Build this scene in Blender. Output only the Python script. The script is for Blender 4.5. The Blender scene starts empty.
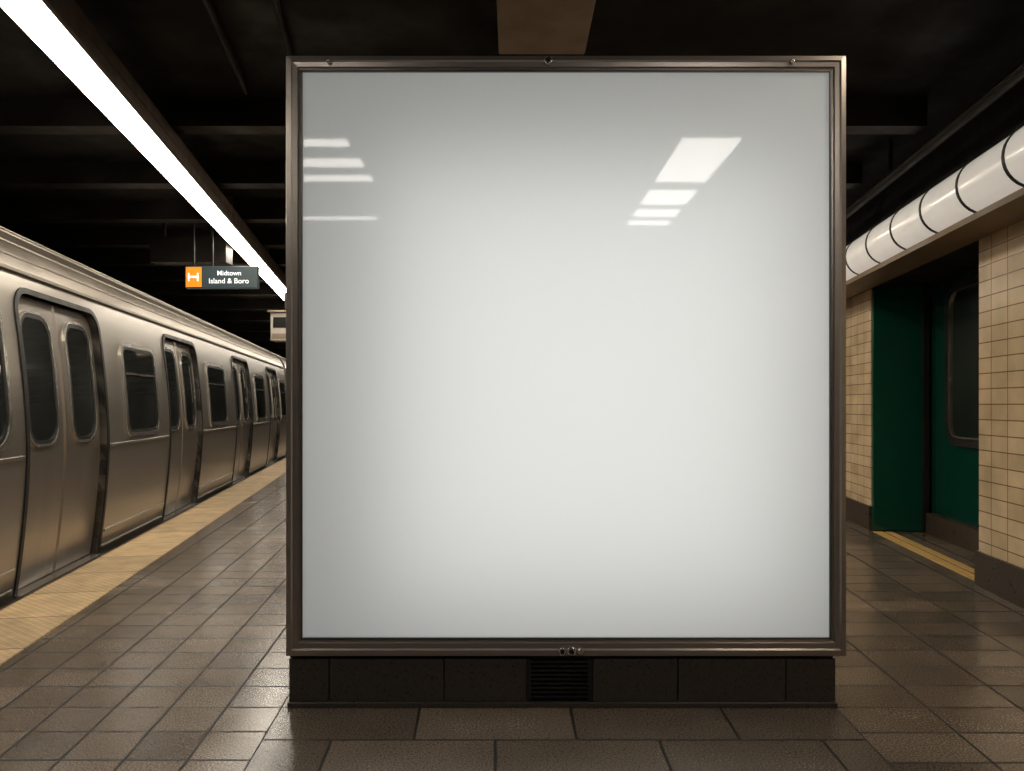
import bpy, math
from mathutils import Vector
SC=bpy.context.scene
try: SC.view_settings.view_transform='Standard'
except Exception: pass
TL=math.radians(9.6); TR=math.radians(7.6)
def L(a,b,z): return (-a*math.sin(TL)+b*math.cos(TL), a*math.cos(TL)+b*math.sin(TL), z)
def R(a,b,z): return (a*math.sin(TR)+b*math.cos(TR), a*math.cos(TR)-b*math.sin(TR), z)
def W(x,y,z): return (x,y,z)
# ---------------- materials
def newmat(n):
    m=bpy.data.materials.new(n); m.use_nodes=True
    return m,m.node_tree,m.node_tree.nodes['Principled BSDF']
def mat(n,col,rough=.5,metal=0,noise=0.0,nscale=8,stretch=(1,1,1),emit=None,es=0,coat=0,bump=0,rot=0,spec=.5):
    m,t,p=newmat(n); N=t.nodes; K=t.links
    p.inputs['Base Color'].default_value=(*col,1); p.inputs['Roughness'].default_value=rough
    p.inputs['Metallic'].default_value=metal; p.inputs['Coat Weight'].default_value=coat
    p.inputs['Specular IOR Level'].default_value=spec
    if emit: p.inputs['Emission Color'].default_value=(*emit,1); p.inputs['Emission Strength'].default_value=es
    if noise or bump:
        g=N.new('ShaderNodeTexCoord'); mp=N.new('ShaderNodeMapping'); mp.inputs['Scale'].default_value=stretch
        vr=N.new('ShaderNodeVectorRotate'); vr.rotation_type='Z_AXIS'; vr.inputs['Angle'].default_value=rot
        nz=N.new('ShaderNodeTexNoise'); nz.inputs['Scale'].default_value=nscale; nz.inputs['Detail'].default_value=6
        K.new(g.outputs['Object'],vr.inputs['Vector']); K.new(vr.outputs[0],mp.inputs['Vector']); K.new(mp.outputs[0],nz.inputs['Vector'])
        r=N.new('ShaderNodeMapRange'); r.inputs['From Min'].default_value=.3; r.inputs['From Max'].default_value=.7
        r.inputs['To Min'].default_value=1-noise; r.inputs['To Max'].default_value=1+noise
        K.new(nz.outputs['Fac'],r.inputs['Value'])
        mx=N.new('ShaderNodeVectorMath'); mx.operation='SCALE'; mx.inputs[0].default_value=col
        K.new(r.outputs[0],mx.inputs['Scale']); K.new(mx.outputs[0],p.inputs['Base Color'])
        r2=N.new('ShaderNodeMath'); r2.operation='MULTIPLY'; r2.inputs[1].default_value=rough
        K.new(r.outputs[0],r2.inputs[0]); K.new(r2.outputs[0],p.inputs['Roughness'])
        if bump:
            bp=N.new('ShaderNodeBump'); bp.inputs['Strength'].default_value=bump; bp.inputs['Distance'].default_value=.01
            K.new(nz.outputs['Fac'],bp.inputs['Height']); K.new(bp.outputs[0],p.inputs['Normal'])
    return m
def mth(N,K,op,a,b=None):
    n=N.new('ShaderNodeMath'); n.operation=op
    for i,v in enumerate((a,b)):
        if v is None: continue
        if isinstance(v,(int,float)): n.inputs[i].default_value=v
        else: K.new(v,n.inputs[i])
    return n.outputs[0]
def rotcoords(N,K,th):
    g=N.new('ShaderNodeNewGeometry'); s=N.new('ShaderNodeSeparateXYZ'); K.new(g.outputs['Position'],s.inputs[0])
    x,y,z=s.outputs
    a=mth(N,K,'ADD',mth(N,K,'MULTIPLY',x,-math.sin(th)),mth(N,K,'MULTIPLY',y,math.cos(th)))
    b=mth(N,K,'ADD',mth(N,K,'MULTIPLY',x,math.cos(th)),mth(N,K,'MULTIPLY',y,math.sin(th)))
    return a,b,z,g,s
def brick(N,K,vec,w,h,off,mort,c1,c2,cm,smooth=.1):
    b=N.new('ShaderNodeTexBrick'); K.new(vec,b.inputs['Vector']); b.offset=off; b.offset_frequency=2; b.squash=1
    b.inputs['Scale'].default_value=1; b.inputs['Brick Width'].default_value=w; b.inputs['Row Height'].default_value=h
    b.inputs['Mortar Size'].default_value=mort; b.inputs['Mortar Smooth'].default_value=smooth
    b.inputs['Color1'].default_value=(*c1,1); b.inputs['Color2'].default_value=(*c2,1); b.inputs['Mortar'].default_value=(*cm,1)
    return b
def floor_mat():
    m,t,p=newmat('granite_floor_tiles'); N=t.nodes; K=t.links
    g=N.new('ShaderNodeNewGeometry'); s=N.new('ShaderNodeSeparateXYZ'); K.new(g.outputs['Position'],s.inputs[0])
    x,y,z=s.outputs
    dy=mth(N,K,'SUBTRACT',y,3.1)
    x0=mth(N,K,'DIVIDE',mth(N,K,'ADD',x,mth(N,K,'MULTIPLY',dy,.02)),mth(N,K,'ADD',mth(N,K,'MULTIPLY',dy,.053),1.0))
    def vec(ox,oy):
        c=N.new('ShaderNodeCombineXYZ'); K.new(mth(N,K,'ADD',x0,ox),c.inputs[0]); K.new(mth(N,K,'ADD',dy,oy),c.inputs[1]); return c.outputs[0]
    A=(.175,.136,.102);B=(.092,.072,.055);M=(.006,.004,.003)
    b1=brick(N,K,vec(.95+23,23),.23,.23,0,.006,A,B,M); b2=brick(N,K,vec(30.76,30),.62,.30,.5,.006,A,B,M)
    b3=brick(N,K,vec(38-1.335,24),.38,.24,0,.006,A,B,M)
    mask=mth(N,K,'GREATER_THAN',x0,-.95); mask3=mth(N,K,'GREATER_THAN',x0,1.335)
    def mixc(f,a,b):
        n=N.new('ShaderNodeMix'); n.data_type='RGBA'; K.new(f,n.inputs['Factor']); K.new(a,n.inputs[6]); K.new(b,n.inputs[7]); return n.outputs[2]
    def mixf(f,a,b):
        n=N.new('ShaderNodeMix'); n.data_type='FLOAT'; K.new(f,n.inputs['Factor']); K.new(a,n.inputs[2]); K.new(b,n.inputs[3]); return n.outputs[0]
    col=mixc(mask3,mixc(mask,b1.outputs['Color'],b2.outputs['Color']),b3.outputs['Color'])
    fac=mixf(mask3,mixf(mask,b1.outputs['Fac'],b2.outputs['Fac']),b3.outputs['Fac'])
    n1=N.new('ShaderNodeTexNoise'); n1.inputs['Scale'].default_value=140; n1.inputs['Detail'].default_value=3; K.new(g.outputs['Position'],n1.inputs['Vector'])
    n2=N.new('ShaderNodeTexNoise'); n2.inputs['Scale'].default_value=1.6; n2.inputs['Detail'].default_value=6; K.new(g.outputs['Position'],n2.inputs['Vector'])
    k=mth(N,K,'MULTIPLY',mth(N,K,'ADD',mth(N,K,'MULTIPLY',n1.outputs['Fac'],3.2),-.6),mth(N,K,'ADD',mth(N,K,'MULTIPLY',n2.outputs['Fac'],1.0),.5))
    v=N.new('ShaderNodeVectorMath'); v.operation='SCALE'; K.new(col,v.inputs[0]); K.new(k,v.inputs['Scale']); K.new(v.outputs[0],p.inputs['Base Color'])
    K.new(mth(N,K,'ADD',mth(N,K,'MULTIPLY',n2.outputs['Fac'],.25),mth(N,K,'ADD',mth(N,K,'MULTIPLY',n1.outputs['Fac'],.20),mth(N,K,'MULTIPLY',fac,.4))),p.inputs['Roughness'])
    h=mth(N,K,'SUBTRACT',mth(N,K,'MULTIPLY',n1.outputs['Fac'],.10),fac)
    bp=N.new('ShaderNodeBump'); bp.inputs['Strength'].default_value=.5; bp.inputs['Distance'].default_value=.006; K.new(h,bp.inputs['Height']); K.new(bp.outputs[0],p.inputs['Normal'])
    return m
def wall_tile_mat():
    m,t,p=newmat('cream_wall_tiles'); N=t.nodes; K=t.links
    a,b,z,g,s=rotcoords(N,K,-TR)
    c=N.new('ShaderNodeCombineXYZ'); K.new(mth(N,K,'ADD',mth(N,K,'ADD',a,b),20),c.inputs[0]); K.new(mth(N,K,'ADD',z,9.98),c.inputs[1])
    br=brick(N,K,c.outputs[0],.21,.105,0,.004,(.70,.55,.36),(.59,.45,.28),(.22,.14,.08))
    n2=N.new('ShaderNodeTexNoise'); n2.inputs['Scale'].default_value=3; n2.inputs['Detail'].default_value=6; K.new(g.outputs['Position'],n2.inputs['Vector'])
    v=N.new('ShaderNodeVectorMath'); v.operation='SCALE'; K.new(br.outputs['Color'],v.inputs[0]); K.new(mth(N,K,'ADD',n2.outputs['Fac'],.5),v.inputs['Scale']); K.new(v.outputs[0],p.inputs['Base Color'])
    p.inputs['Roughness'].default_value=.22
    bp=N.new('ShaderNodeBump'); bp.invert=True; bp.inputs['Strength'].default_value=.6; bp.inputs['Distance'].default_value=.005; K.new(br.outputs['Fac'],bp.inputs['Height']); K.new(bp.outputs[0],p.inputs['Normal'])
    return m
def tactile_mat():
    m,t,p=newmat('tactile_yellow_paving'); N=t.nodes; K=t.links
    a,b,z,g,s=rotcoords(N,K,TL)
    c=N.new('ShaderNodeCombineXYZ'); K.new(mth(N,K,'ADD',a,30),c.inputs[0]); K.new(mth(N,K,'ADD',b,30-.01),c.inputs[1])
    br=brick(N,K,c.outputs[0],.6,3.0,0,.006,(.58,.42,.235),(.46,.335,.19),(.10,.07,.04))
    sa=mth(N,K,'SINE',mth(N,K,'MULTIPLY',a,2*math.pi/.06)); sb=mth(N,K,'SINE',mth(N,K,'MULTIPLY',b,2*math.pi/.06))
    d=mth(N,K,'MAXIMUM',mth(N,K,'MULTIPLY',sa,sb),0)
    n2=N.new('ShaderNodeTexNoise'); n2.inputs['Scale'].default_value=6; n2.inputs['Detail'].default_value=6; K.new(g.outputs['Position'],n2.inputs['Vector'])
    v=N.new('ShaderNodeVectorMath'); v.operation='SCALE'; K.new(br.outputs['Color'],v.inputs[0])
    K.new(mth(N,K,'MULTIPLY',mth(N,K,'ADD',n2.outputs['Fac'],.5),mth(N,K,'ADD',mth(N,K,'MULTIPLY',d,.35),.85)),v.inputs['Scale']); K.new(v.outputs[0],p.inputs['Base Color'])
    p.inputs['Roughness'].default_value=.6
    bp=N.new('ShaderNodeBump'); bp.inputs['Strength'].default_value=.7; bp.inputs['Distance'].default_value=.006; K.new(d,bp.inputs['Height']); K.new(bp.outputs[0],p.inputs['Normal'])
    return m
def panel_mat():
    m=bpy.data.materials.new('opal_lightbox_glass'); m.use_nodes=True; t=m.node_tree; N=t.nodes; K=t.links; N.clear()
    o=N.new('ShaderNodeOutputMaterial'); tr=N.new('ShaderNodeBsdfTranslucent'); tr.inputs[0].default_value=(.79,.80,.79,1)
    df=N.new('ShaderNodeBsdfDiffuse'); df.inputs[0].default_value=(.68,.74,.78,1)
    mx=N.new('ShaderNodeMixShader'); mx.inputs[0].default_value=.5; K.new(tr.outputs[0],mx.inputs[1]); K.new(df.outputs[0],mx.inputs[2])
    gl=N.new('ShaderNodeBsdfGlossy'); gl.inputs['Roughness'].default_value=.035
    fr=N.new('ShaderNodeFresnel'); fr.inputs[0].default_value=1.5
    m2=N.new('ShaderNodeMixShader'); K.new(fr.outputs[0],m2.inputs[0]); K.new(mx.outputs[0],m2.inputs[1]); K.new(gl.outputs[0],m2.inputs[2])
    em=N.new('ShaderNodeEmission'); em.inputs[0].default_value=(.96,1,.99,1); em.inputs[1].default_value=.14
    ad=N.new('ShaderNodeAddShader'); K.new(m2.outputs[0],ad.inputs[0]); K.new(em.outputs[0],ad.inputs[1]); K.new(ad.outputs[0],o.inputs[0])
    return m
WARM=(1,.86,.68)
M=dict(
 floor=floor_mat(), tile=wall_tile_mat(), tact=tactile_mat(), panel=panel_mat(),
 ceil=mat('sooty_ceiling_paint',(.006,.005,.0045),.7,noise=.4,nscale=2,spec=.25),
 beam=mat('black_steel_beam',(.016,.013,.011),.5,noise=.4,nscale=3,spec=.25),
 dark=mat('tunnel_black',(.005,.005,.005),.8,noise=.3,spec=.2),
 steel=mat('brushed_stainless',(.43,.395,.35),.31,.86,noise=.05,nscale=3,stretch=(5,.25,5),rot=-TL),
 steel2=mat('door_stainless',(.38,.345,.305),.30,.86,noise=.05,nscale=3,stretch=(5,5,.3)),
 roof=mat('train_roof_metal',(.30,.262,.22),.40,.85,noise=.10,nscale=3),
 trim=mat('train_bright_trim',(.66,.63,.58),.25,.9,noise=.1),
 rub=mat('black_rubber_seal',(.008,.007,.006),.5,noise=.2),
 glass=mat('dark_window_glass',(.020,.022,.021),.06,0,noise=.5,nscale=1.5,coat=.6),
 bronze=mat('brushed_metal_frame',(.32,.28,.25),.32,.8,noise=.04,nscale=5,stretch=(1,1,4)),
 bfin=mat('frame_inner_lip',(.10,.09,.08),.4,1,noise=.2),
 gran=mat('dark_granite_plinth',(.036,.029,.024),.36,noise=.3,nscale=110),
 vent=mat('vent_black_metal',(.012,.011,.010),.45,.3,noise=.2),
 lens=mat('fluorescent_diffuser',(.9,.9,.88),.4,emit=(1,.91,.77),es=17,noise=.01),
 lens2=mat('ceiling_panel_diffuser',(.9,.9,.88),.4,emit=(1,.95,.87),es=13,noise=.01),
 lens3=mat('added_fill_diffuser',(.9,.9,.88),.4,emit=WARM,es=23,noise=.01),  # glow of the added, unseen fill lights
 tube=mat('round_tube_diffuser',(.8,.78,.74),.22,emit=(1,.93,.83),es=.38,noise=.08,nscale=4,coat=.4),
 house=mat('lamp_housing_brown',(.08,.056,.04),.45,.2,noise=.3),
 tan=mat('tan_duct_paint',(.30,.235,.17),.6,noise=.25,nscale=5),
 soff=mat('brown_soffit',(.20,.135,.083),.5,noise=.3,nscale=5),
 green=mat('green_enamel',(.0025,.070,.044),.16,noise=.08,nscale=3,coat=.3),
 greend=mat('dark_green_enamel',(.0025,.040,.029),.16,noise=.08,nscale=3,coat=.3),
 base=mat('brown_base_stone',(.046,.032,.023),.40,noise=.4,nscale=30),
 yel=mat('yellow_line_paint',(.62,.41,.14),.55,noise=.25,nscale=20),
 sgn=mat('sign_slate_enamel',(.030,.042,.045),.4,noise=.1,emit=(.3,.42,.45),es=.08),
 org=mat('sign_orange',(.85,.30,.02),.4,noise=.05,emit=(1,.30,.02),es=.6),
 wht=mat('sign_white',(.8,.8,.8),.4,noise=.02,emit=(1,1,1),es=.6),
 seat=mat('cctv_white_case',(.55,.50,.45),.4,noise=.1),
)
# ---------------- mesh helpers
def mk(name,vs,fs,m,parent=None,smooth=False,bevel=0):
    me=bpy.data.meshes.new(name); me.from_pydata([tuple(v) for v in vs],[],fs); me.update()
    o=bpy.data.objects.new(name,me); SC.collection.objects.link(o)
    if m: me.materials.append(M[m])
    if smooth:
        for p in me.polygons: p.use_smooth=True
    if bevel:
        b=o.modifiers.new('bevel','BEVEL'); b.width=bevel; b.segments=3; b.limit_method='ANGLE'
    if parent: o.parent=parent
    return o
def empty(name):
    o=bpy.data.objects.new(name,None); SC.collection.objects.link(o); return o
class MB:
    def __init__(s): s.v=[]; s.f=[]
    def add(s,vs,fs):
        o=len(s.v); s.v+=list(vs); s.f+=[tuple(i+o for i in f) for f in fs]
    def box(s,F,a0,a1,b0,b1,z0,z1):
        vs=[F(*q) for q in [(a0,b0,z0),(a1,b0,z0),(a1,b1,z0),(a0,b1,z0),(a0,b0,z1),(a1,b0,z1),(a1,b1,z1),(a0,b1,z1)]]
        s.add(vs,[(0,1,2,3),(4,7,6,5),(0,4,5,1),(1,5,6,2),(2,6,7,3),(3,7,4,0)])
    def make(s,name,m,parent=None,smooth=False,bevel=0):
        o=mk(name,s.v,s.f,m,parent,smooth,bevel)
        import bmesh
        bm=bmesh.new(); bm.from_mesh(o.data); bmesh.ops.recalc_face_normals(bm,faces=bm.faces); bm.to_mesh(o.data); bm.free()
        return o
def box(name,F,a0,a1,b0,b1,z0,z1,m,parent=None,bevel=0):
    q=MB(); q.box(F,a0,a1,b0,b1,z0,z1); return q.make(name,m,parent,bevel=bevel)
def cyl(q,p0,p1,r,n=16,caps=True):
    p0=Vector(p0);p1=Vector(p1);d=(p1-p0).normalized()
    u=d.orthogonal().normalized(); w=d.cross(u)
    vs=[]
    for p in (p0,p1):
        for i in range(n):
            t=2*math.pi*i/n; vs.append(p+u*math.cos(t)*r+w*math.sin(t)*r)
    fs=[(i,(i+1)%n,n+(i+1)%n,n+i) for i in range(n)]
    if caps: fs+=[tuple(range(n))[::-1],tuple(range(n,2*n))]
    q.add([tuple(v) for v in vs],fs)
def rr(a0,a1,z0,z1,r,nc=6,ns=10,rb=None):
    rb=r if rb is None else rb
    r=max(r,.0005); rb=max(rb,.0005); P=[]
    for (ca,cz,t0,q) in [(a1-r,z1-r,0,r),(a0+r,z1-r,90,r),(a0+rb,z0+rb,180,rb),(a1-rb,z0+rb,270,rb)]:
        C=[(ca+q*math.cos(math.radians(t0+90*i/nc)),cz+q*math.sin(math.radians(t0+90*i/nc))) for i in range(nc+1)]
        P.append(C)
    out=[]
    for k in range(4):
        out+=P[k]; e=P[k][-1]; s=P[(k+1)%4][0]
        for i in range(1,ns): out.append((e[0]+(s[0]-e[0])*i/ns,e[1]+(s[1]-e[1])*i/ns))
    return out
def ring(q,F,outer,inner,off,offin,wall=True):
    n=len(outer); vs=[F(a,z,off) for a,z in outer]+[F(a,z,off) for a,z in inner]+[F(a,z,offin) for a,z in inner]+[F(a,z,0) for a,z in outer]
    fs=[]
    for i in range(n):
        j=(i+1)%n
        fs+=[(i,j,n+j,n+i),(n+i,n+j,2*n+j,2*n+i)]
        if off>0: fs.append((3*n+i,3*n+j,j,i))
    q.add(vs,fs)
def fill(q,F,outl,off,rings=4):
    n=len(outl); ca=sum(a for a,z in outl)/n; cz=sum(z for a,z in outl)/n
    vs=[];fs=[]
    for k in range(rings):
        t=1-k/rings
        vs+=[F(ca+(a-ca)*t,cz+(z-cz)*t,off) for a,z in outl]
    vs.append(F(ca,cz,off))
    for k in range(rings-1):
        for i in range(n):
            j=(i+1)%n; fs.append((k*n+i,k*n+j,(k+1)*n+j,(k+1)*n+i))
    for i in range(n): fs.append(((rings-1)*n+i,(rings-1)*n+(i+1)%n,rings*n))
    q.add(vs,fs)
# ---------------- shell
YB,YE=-7,42
def LX(b,y): return b/math.cos(TL)-y*math.tan(TL)
def RX(b,y): return b/math.cos(TR)+y*math.tan(TR)
def slab(name,pts,z0,z1,m):
    n=len(pts); vs=[(x,y,z0) for x,y in pts]+[(x,y,z1) for x,y in pts]
    fs=[tuple(range(n))[::-1],tuple(range(n,2*n))]+[(i,(i+1)%n,n+(i+1)%n,n+i) for i in range(n)]
    return mk(name,vs,fs,m)
slab('floor',[(LX(-2.29,YB),YB),(RX(3.4,YB),YB),(RX(3.4,YE),YE),(LX(-2.29,YE),YE)],-1.2,0,'floor')
slab('track_bed',[(LX(-6.5,YB),YB),(LX(-2.29,YB),YB),(LX(-2.29,YE),YE),(LX(-6.5,YE),YE)],-1.4,-1.2,'dark')
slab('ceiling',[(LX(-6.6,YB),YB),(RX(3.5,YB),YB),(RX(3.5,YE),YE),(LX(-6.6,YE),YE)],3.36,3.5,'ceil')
slab('wall_left',[(LX(-6.6,YB),YB),(LX(-6.3,YB),YB),(LX(-6.3,YE),YE),(LX(-6.6,YE),YE)],-1.2,3.36,'dark')
slab('wall_back',[(LX(-6.6,YE),YE),(RX(3.5,YE),YE),(RX(3.5,YE),YE+.2),(LX(-6.6,YE),YE+.2)],-1.2,3.36,'dark')
slab('wall_front',[(LX(-6.6,YB),YB-.2),(RX(3.5,YB),YB-.2),(RX(3.5,YB),YB),(LX(-6.6,YB),YB)],-1.2,3.36,'ceil')
te=empty('tactile_paving_strip')
box('paving',L,-6,42,-2.298,-1.82,-.03,.006,'tact',te)
box('edge_nosing',L,-6,42,-2.33,-2.30,-.06,.004,'base',te)
# right wall
wr=empty('wall_right')
q=MB(); q.box(R,-6,5.58,2.52,3.2,.24,2.42); q.box(R,7.9,38,2.56,3.2,.24,2.42); q.make('tile_wall_faces','tile',wr)
q=MB(); q.box(R,-6,5.60,2.50,3.2,0,.24); q.box(R,7.89,38,2.54,3.2,0,.24); q.make('tile_wall_plinth','base',wr)
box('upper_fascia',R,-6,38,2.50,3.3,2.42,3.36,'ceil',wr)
rc=empty('green_train_door')
def GB(a,z,off): return R(a,3.10-off,z)
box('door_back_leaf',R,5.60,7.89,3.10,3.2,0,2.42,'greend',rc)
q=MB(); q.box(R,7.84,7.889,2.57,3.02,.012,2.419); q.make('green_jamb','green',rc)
box('jamb_seal',R,7.80,7.889,3.02,3.07,.012,2.419,'rub',rc)
box('door_kick_plate',R,5.62,7.78,3.03,3.10,.0,.20,'base',rc)
q=MB(); ring(q,GB,rr(6.45,7.46,.88,2.36,.22),rr(6.51,7.40,.94,2.30,.17),.03,.0); q.make('window_frame','rub',rc)
q=MB(); fill(q,GB,rr(6.50,7.41,.93,2.31,.17),.012); q.make('window_pane','glass',rc)
q=MB(); ring(q,GB,rr(6.50,7.41,.93,2.31,.17),rr(6.525,7.385,.955,2.285,.15),.034,.0); q.make('window_bead','beam',rc)
q=MB(); ring(q,GB,rr(6.525,7.385,.955,2.285,.15),rr(6.535,7.375,.965,2.275,.14),.030,.0); q.make('window_glint_strip','trim',rc)
box('door_seam',R,5.95,5.98,3.085,3.1,.2,2.4,'rub',rc)
yl=empty('yellow_floor_line')
box('line_outer',R,3.6,7.8,2.55,2.64,0,.004,'yel',yl); box('line_inner',R,3.6,7.8,2.665,2.73,0,.004,'yel',yl)
# round tube luminaire
tl=empty('round_tube_light'); q=MB(); q2=MB()
aa=[2.75+.56*i for i in range(0,40)]
for i in range(len(aa)-1):
    cyl(q,R(aa[i]+.012,2.3,2.61),R(aa[i+1]-.012,2.3,2.61),.175,32,False)
    cyl(q2,R(aa[i]-.012,2.3,2.61),R(aa[i]+.012,2.3,2.61),.181,32,True)
q.make('diffuser_segments','tube',tl,smooth=True); q2.make('clamp_rings','rub',tl)
box('soffit_tray',R,2.7,24,2.20,2.50,2.385,2.425,'soff',tl); box('back_rail',R,2.7,24,2.46,2.50,2.425,2.8,'house',tl)
q=MB(); cyl(q,R(0,2.2,3.06),R(30,2.2,3.06),.04)
for i in range(8): q.box(R,3.3+i*3,3.34+i*3,2.19,2.21,3.06,3.36)
q.make('ceiling_conduit','beam')
# ceiling beams
q=MB()
for y in [5.16,6.5,7.75,9.0,10.2,11.5,13,15,17,19.5,22,25,28,32,36]:
    x0=LX(-6.2,y); x1=RX(2.15,y)
    q.box(W,x0,x1,y,y+.16,3.17,3.36)
q.make('ceiling_beams','beam')
q=MB(); cyl(q,L(1,-.9,3.33-.02),L(5.15,-.9,3.31),.022); cyl(q,L(1,-.55,3.31),L(5.15,-.55,3.31),.018)
q.make('cable_conduits','beam')
box('ceiling_duct',W,-.075,.41,2.6,4.22,3.22,3.355,'tan',bevel=.01)
# main strip light: a run of butted fixtures
def strip(s0,s1):
    sl=empty('fluorescent_strip_light')
    box('diffuser',L,s0+.010,s1-.010,-1.665,-1.46,3.0,3.05,'lens',sl)
    h=MB(); h.box(L,s0+.001,s1-.001,-1.70,-1.425,3.05,3.13); h.box(L,s0+.001,s1-.001,-1.455,-1.43,2.985,3.05)
    h.box(L,s0+.35,s0+.40,-1.6,-1.53,3.13,3.36)
    h.make('housing','house',sl)
strip(1.95,2.8)
a=2.8
while a<30: strip(a,a+2.4); a+=2.4
# ceiling luminaires
def lum(name,rects,m,z=3.19):
    cl=empty(name); q=MB(); h=MB()
    for x0,x1,y0,y1 in rects:
        q.box(W,x0,x1,y0,y1,z,z+.03); h.box(W,x0-.03,x1+.03,y0-.03,y1+.03,z+.015,3.36)
    q.make('diffusers',m,cl); h.make('housings','house',cl)
lum('ceiling_light_panels',[(1.25,1.68,y0,y1) for y0,y1 in [(-.30,.73),(-1.04,-.60),(-1.50,-1.28),(-1.86,-1.74)]],'lens2')
lum('ceiling_tube_lights',[(-2.3,xe,y-w/2,y+w/2) for y,w,xe in [(.65,.12,-1.22),(.19,.17,-1.21),(-.22,.12,-1.21),(-1.6,.05,-1.42)]],'lens2')
lum('added_fill_lights',[(1.88,2.08,1.9,2.95),(1.1,1.35,5.35,6.4),(1.1,1.35,6.72,7.65),(1.5,1.75,7.97,8.9),(1.9,2.1,9.2,10.1),
   (-1.0,-.75,5.35,6.4),(-1.0,-.75,6.72,7.65),(-1.2,-.95,7.97,8.9),(.2,.4,10.4,11.4),(.2,.4,13.3,14.8),(.2,.4,17.3,19.3)],'lens3')  # fill lights added behind the billboard and out of view to brighten the scene
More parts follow.
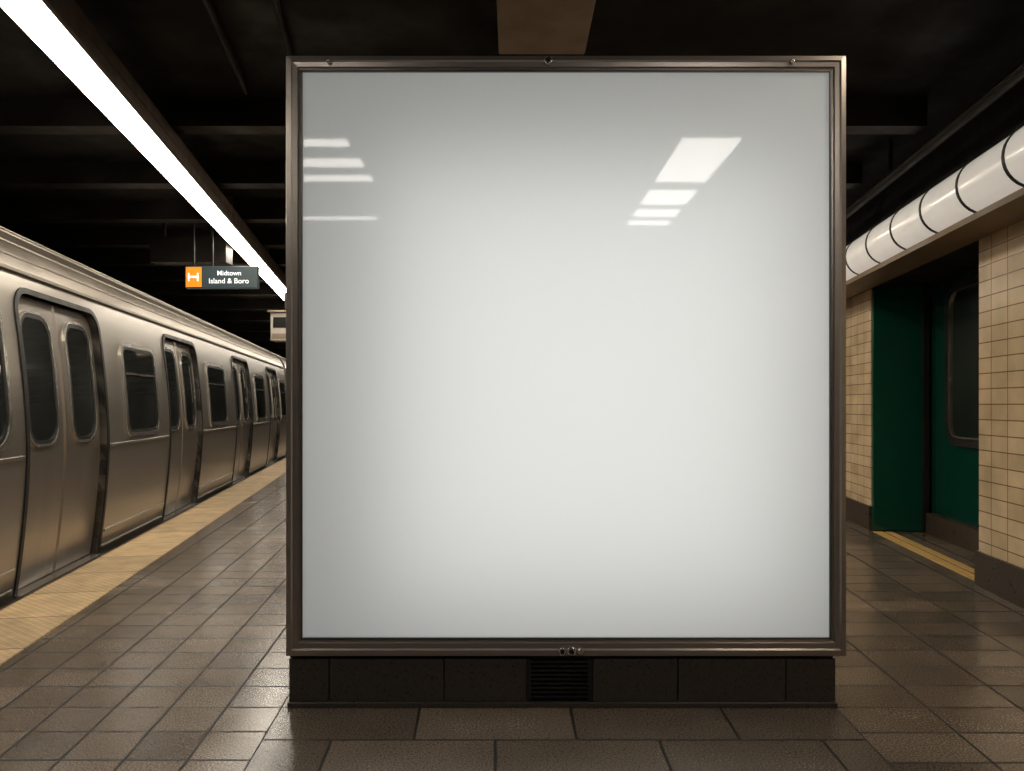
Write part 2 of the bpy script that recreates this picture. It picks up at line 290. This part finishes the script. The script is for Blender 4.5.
# ---------------- train
BB=-2.36
def pb(z):
    return BB-.085*max(0,(.95-z))**1.7-.085*max(0,(z-.95))**1.6
def T(a,z,off): return L(a,pb(z)+off,z)
ZS=[-.9,-.7,-.5,-.25,-.03]+[-.03+2.07*i/14 for i in range(1,15)]+[2.16]
bt=pb(2.16)
ROOF=[(bt,2.16),(bt-.035,2.27),(bt-.10,2.38),(bt-.21,2.49),(bt-.36,2.58),(bt-.6,2.67),(bt-.95,2.74),(-3.86,2.77)]
DW=1.5
def car(A0,A1,doors,wins,tall):
    tr=empty('subway_train')
    cuts=sorted(set([A0,A1]+[d for d in doors]+[d+DW for d in doors]))
    q=MB()
    for i in range(len(cuts)-1):
        c0,c1=cuts[i],cuts[i+1]; isd=any(abs(c0-d)<1e-6 for d in doors)
        vs=[];fs=[]
        for z in ZS: vs+=[T(c0,z,0),T(c1,z,0)]
        for k in range(len(ZS)-1):
            if isd and ZS[k]>-.04 and ZS[k+1]<2.05: continue
            fs.append((2*k,2*k+1,2*k+3,2*k+2))
        q.add(vs,fs)
    vs=[];fs=[]
    for z in ZS:
        b=-7.72-pb(z); vs+=[L(A0,b,z),L(A1,b,z)]
    for k in range(len(ZS)-1): fs.append((2*k+1,2*k,2*k+2,2*k+3))
    q.add(vs,fs)
    o=mk('body_side',q.v,q.f,'steel',tr,True)
    prof=ROOF+[(-7.72-b,z) for b,z in ROOF[:-1][::-1]]
    vs=[];fs=[]
    for b,z in prof: vs+=[L(A0,b,z),L(A1,b,z)]
    for k in range(len(prof)-1): fs.append((2*k,2*k+1,2*k+3,2*k+2))
    mk('roof_shell',vs,fs,'roof',tr,True)
    full=[(pb(z),z) for z in ZS]+prof[1:-1]+[(-7.72-pb(z),z) for z in ZS[::-1]]
    q=MB()
    for A in (A0,A1): q.add([L(A,b,z) for b,z in full],[tuple(range(len(full)))])
    q.make('end_bulkheads','roof',tr)
    q=MB()
    q.box(L,A0,A1,bt-.01,bt+.028,2.145,2.175)
    segs=[];s=A0
    for d in doors: segs.append((s,d-.05)); s=d+DW+.05
    segs.append((s,A1))
    for s0,s1 in segs:
        if s1-s0<.1: continue
        for z,t in [(.90,.014),(.16,.012),(.02,.012)]:
            q.box(L,s0,s1,pb(z)-.01,pb(z)+.012,z-t,z+t)
    q.make('belt_mouldings','steel',tr,bevel=.004)
    q=MB()
    for i in range(4):
        b,z=ROOF[1+i]; q.box(L,A0,A1,b-.01,b+.008,z-.005,z+.005)
    q.make('roof_ribs','roof',tr)
    sur=MB();leaf=MB();seal=MB();pane=MB();fr=MB();th=MB()
    for d in doors:
        outer=rr(d,d+DW,-.03,2.04,0,ns=14); inner=rr(d+.03,d+DW-.03,-.03,2.02,.16,ns=14,rb=0)
        ring(sur,T,outer,inner,0.0,-.09)
        ring(seal,T,rr(d-.01,d+DW+.01,-.03,2.06,.19,ns=14,rb=0),rr(d+.03,d+DW-.03,-.03,2.02,.16,ns=14,rb=0),.010,-.06)
        mid=d+DW/2
        for (l0,l1) in [(d+.02,mid-.012),(mid+.012,d+DW-.02)]:
            zs=[-.02+2.06*i/16 for i in range(17)]; vs=[];fs=[]
            cols=[(l0,-.14),(l0+.0,-.07),(l0+.015,-.055),(l1-.015,-.055),(l1,-.07),(l1,-.14)]
            for z in zs: vs+=[T(c,z,o_) for c,o_ in cols]
            for k in range(16):
                for c in range(5): fs.append((6*k+c,6*k+c+1,6*k+7+c,6*k+6+c))
            leaf.add(vs,fs)
            m0=(l0+l1)/2; w=.235
            D=lambda a,z,o_: T(a,z,o_-.055)
            ring(seal,D,rr(m0-w,m0+w,.97,1.90,.15),rr(m0-w+.03,m0+w-.03,1.0,1.87,.12),.010,.0)
            ring(fr,D,rr(m0-w-.018,m0+w+.018,.952,1.918,.165),rr(m0-w,m0+w,.97,1.90,.15),.014,.0)
            fill(pane,D,rr(m0-w+.03,m0+w-.03,1.0,1.87,.12),.004)
        zs=[-.03,2.03]; leafb=[T(mid-.02,z,-.12) for z in zs]+[T(mid+.02,z,-.12) for z in zs]
        seal.add(leafb,[(0,2,3,1)])
        th.box(L,d+.02,d+DW-.02,pb(0)-.09,pb(0)+.04,-.06,-.028)
    for (w0,w1) in wins:
        ring(fr,T,rr(w0,w1,.95,1.84,.13),rr(w0+.045,w1-.045,.99,1.80,.10),.016,.0)
        ring(seal,T,rr(w0+.045,w1-.045,.99,1.80,.10),rr(w0+.07,w1-.07,1.015,1.775,.08),.012,.0)
        fill(pane,T,rr(w0+.07,w1-.07,1.015,1.775,.08),.005)
        fr.box(L,w0+.07,w1-.07,pb(1.55),pb(1.55)+.016,1.538,1.556)
    for (w0,w1) in tall:
        ring(fr,T,rr(w0,w1,.95,1.96,.20),rr(w0+.04,w1-.04,.99,1.92,.17),.016,.0)
        ring(seal,T,rr(w0+.04,w1-.04,.99,1.92,.17),rr(w0+.07,w1-.07,1.02,1.89,.15),.012,.0)
        fill(pane,T,rr(w0+.07,w1-.07,1.02,1.89,.15),.005)
    mk('door_surrounds',sur.v,sur.f,'steel',tr)
    mk('door_leaves',leaf.v,leaf.f,'steel2',tr)
    mk('rubber_seals',seal.v,seal.f,'rub',tr); mk('window_panes',pane.v,pane.f,'glass',tr,True)
    mk('window_frames',fr.v,fr.f,'trim',tr); th.make('door_thresholds','trim',tr)
    q=MB()
    for ac in (A0+2.2,A1-2.2):
        q.box(L,ac-1.1,ac+1.1,-4.9,-2.75,-1.05,-.72)
        for da in (-.75,.75):
            cyl(q,L(ac+da,-2.85,-.8),L(ac+da,-3.0,-.8),.39,24); cyl(q,L(ac+da,-4.72,-.8),L(ac+da,-4.87,-.8),.39,24)
    q.make('bogies','vent',tr)
    return tr
car(1.0,19.2,[1.95,5.48,8.86,12.65,16.2],[(7.42,8.46),(10.78,11.95),(14.55,15.7),(17.9,18.9)],[(4.38,5.27)])
car(19.6,38.0,[20.6,24.1,27.6,31.1,34.6],[(22.5,23.6),(26,27.1),(29.5,30.6),(33,34.1)],[])
# ---------------- billboard
bb=empty('billboard_lightbox'); Y0=3.104; s=1.25/302
def PX(u): return (u-512)*s
def PZ(v): return 1.25+(405-v)*s
x0,x1,z0,z1=PX(286),PX(845.5),PZ(656),PZ(56.5)
ix0,ix1,iz0,iz1=PX(301),PX(831),PZ(639),PZ(70.5)
prof=[(0,-.02),(0,.0),(.10,.018),(.42,.020),(.5,.012),(.8,.010),(.86,.002),(1,.0),(1,-.03)]
vs=[];fs=[];n=4
for t,o_ in prof:
    a0_=x0+(ix0-x0)*t;a1_=x1+(ix1-x1)*t;c0=z0+(iz0-z0)*t;c1=z1+(iz1-z1)*t
    vs+=[(a0_,Y0-o_,c0),(a1_,Y0-o_,c0),(a1_,Y0-o_,c1),(a0_,Y0-o_,c1)]
for k in range(len(prof)-1):
    for i in range(4):
        j=(i+1)%4; fs.append((k*4+i,k*4+j,k*4+4+j,k*4+4+i))
mk('frame_profile',vs,fs,'bronze',bb)
q=MB()
for i,(A,B,C,D_) in enumerate([(ix0,ix0+.005,iz0,iz1),(ix1-.005,ix1,iz0,iz1),(ix0,ix1,iz0,iz0+.005),(ix0,ix1,iz1-.005,iz1)]):
    q.box(W,A,B,Y0-.004,Y0+.02,C,D_)
q.make('frame_inner_lip','bfin',bb)
q=MB(); q.box(W,x0,x0+.03,Y0+.02,Y0+.42,z0,z1); q.box(W,x1-.03,x1,Y0+.02,Y0+.42,z0,z1)
q.box(W,x0,x1,Y0+.02,Y0+.42,z1-.03,z1); q.box(W,x0,x1,Y0+.02,Y0+.42,z0,z0+.03); q.box(W,x0,x1,Y0+.40,Y0+.42,z0,z1)
q.make('cabinet','bronze',bb)
mk('opal_panel',[(ix0,Y0+.008,iz0),(ix1,Y0+.008,iz0),(ix1,Y0+.008,iz1),(ix0,Y0+.008,iz1)],[(0,1,2,3)],'panel',bb)
ld=bpy.data.lights.new('backlight_lamp','AREA'); ld.shape='RECTANGLE'; ld.size=1.75; ld.size_y=1.85; ld.energy=15.5; ld.color=(1,1,.98)
lo=bpy.data.objects.new('backlight_lamp',ld); SC.collection.objects.link(lo); lo.location=((ix0+ix1)/2+.10,Y0+.37,(iz0+iz1)/2-.12); lo.rotation_euler=(math.radians(-90),0,0); lo.parent=bb
q=MB()
for u,v,r in [(548,63,.018),(562,649.5,.016),(571,649.5,.018),(580,649.5,.012),(330,64,.009),(790,64,.009)]:
    cyl(q,(PX(u),Y0-.008,PZ(v)),(PX(u),Y0-.030,PZ(v)),r,20)
q.make('lock_screws','trim',bb,bevel=.003)
q=MB()
for u,v,r in [(548,63,.010),(562,649.5,.009),(571,649.5,.010)]:
    cyl(q,(PX(u),Y0-.030,PZ(v)),(PX(u),Y0-.032,PZ(v)),r,16)
q.make('lock_sockets','vent',bb)
bx=[288.5,329,444,527,592,678,786,836]; q=MB()
for i in range(7):
    if i==3: continue
    q.box(W,PX(bx[i])+.002,PX(bx[i+1])-.002,Y0+.0,Y0+.40,.022,z0-.012)
q.box(W,PX(288),PX(836.5),Y0-.012,Y0+.4,0,.022)
q.make('plinth_blocks','gran',bb,bevel=.003)
q=MB(); q.box(W,PX(289),PX(835),Y0+.02,Y0+.38,.02,z0)
for k in range(9):
    z=.04+k*.018; q.box(W,PX(531),PX(588),Y0-.004,Y0+.02,z,z+.008)
q.box(W,PX(527),PX(531),Y0-.004,Y0+.02,.025,z0-.012);q.box(W,PX(588),PX(592),Y0-.004,Y0+.02,.025,z0-.012)
q.make('vent_grille','vent',bb)
# ---------------- signs
def P(u,v,Y): return ((u-512)/750*Y,1.25+(405-v)/750*Y)
sg=empty('direction_sign'); Y=8.0
ax,az=P(185,288,Y); cx,cz=P(257,266,Y)
box('sign_case',W,ax,cx,Y,Y+.08,az,cz,'sgn',sg,bevel=.006)
ox,_=P(201.5,0,Y); box('orange_square',W,ax+.012,ox,Y-.006,Y,az+.012,cz-.012,'org',sg)
def text(name,body,x,z,size,parent,yy):
    c=bpy.data.curves.new(name,'FONT'); c.body=body; c.size=size; c.extrude=.001; c.offset=.0008; c.materials.append(M['wht'])
    o=bpy.data.objects.new(name,c); SC.collection.objects.link(o); o.location=(x,yy,z); o.rotation_euler=(math.pi/2,0,0); o.parent=parent
tx,_=P(218,0,Y)
text('text_line_1','Midtown',tx-.01,az+.135,.072,sg,Y-.003); text('text_line_2','Island & Boro',tx-.10,az+.05,.078,sg,Y-.003)
q=MB()
q.box(W,ax+.035,ax+.05,Y-.009,Y-.006,az+.07,az+.16);q.box(W,ax+.035,ox-.03,Y-.009,Y-.006,az+.105,az+.13);q.box(W,ox-.045,ox-.03,Y-.009,Y-.006,az+.07,az+.16)
q.make('pictogram','wht',sg)
q=MB(); cyl(q,(ax+.08,Y+.04,cz),(ax+.08,Y+.04,3.36),.010,10); cyl(q,(ax+.28,Y+.04,cz),(ax+.28,Y+.04,3.36),.010,10); q.make('hanger_rods','vent',sg)
ax,az=P(150,262,8.4); cx,cz=P(226,236,8.4)
q=MB(); q.box(W,ax,cx,8.4,8.6,az,cz); q.box(W,ax+.1,ax+.13,8.48,8.52,cz,3.36); q.box(W,cx-.23,cx-.2,8.48,8.52,cz,3.36); q.make('cable_tray','beam')
cs=empty('platform_camera_box'); Y=11.5
ax,az=P(270,344,Y); cx,cz=P(300,312,Y)
box('case',W,ax,cx,Y,Y+.25,az+.05,cz,'seat',cs,bevel=.02); box('visor',W,ax-.02,cx+.02,Y-.06,Y+.3,cz,cz+.02,'tan',cs)
box('face_plate',W,ax+.05,cx-.05,Y-.01,Y,az+.25,cz-.08,'vent',cs); box('lower_label',W,ax+.04,cx-.04,Y-.01,Y,az+.09,az+.16,'tan',cs)
q=MB(); cyl(q,((ax+cx)/2-.02,Y+.1,cz+.02),((ax+cx)/2-.02,Y+.1,2.984),.02,10); q.make('hanger_rod','beam',cs)
# world
w=bpy.data.worlds.new('station_ambient'); SC.world=w; w.use_nodes=True
w.node_tree.nodes['Background'].inputs[0].default_value=(1,.9,.78,1); w.node_tree.nodes['Background'].inputs[1].default_value=.02
# camera
cd=bpy.data.cameras.new('camera'); co=bpy.data.objects.new('camera',cd); SC.collection.objects.link(co)
co.location=(0,0,1.25); co.rotation_euler=(math.pi/2,0,0); cd.sensor_width=36; cd.lens=750/1024*36; cd.shift_y=19.5/1024; cd.clip_start=.05
SC.camera=co
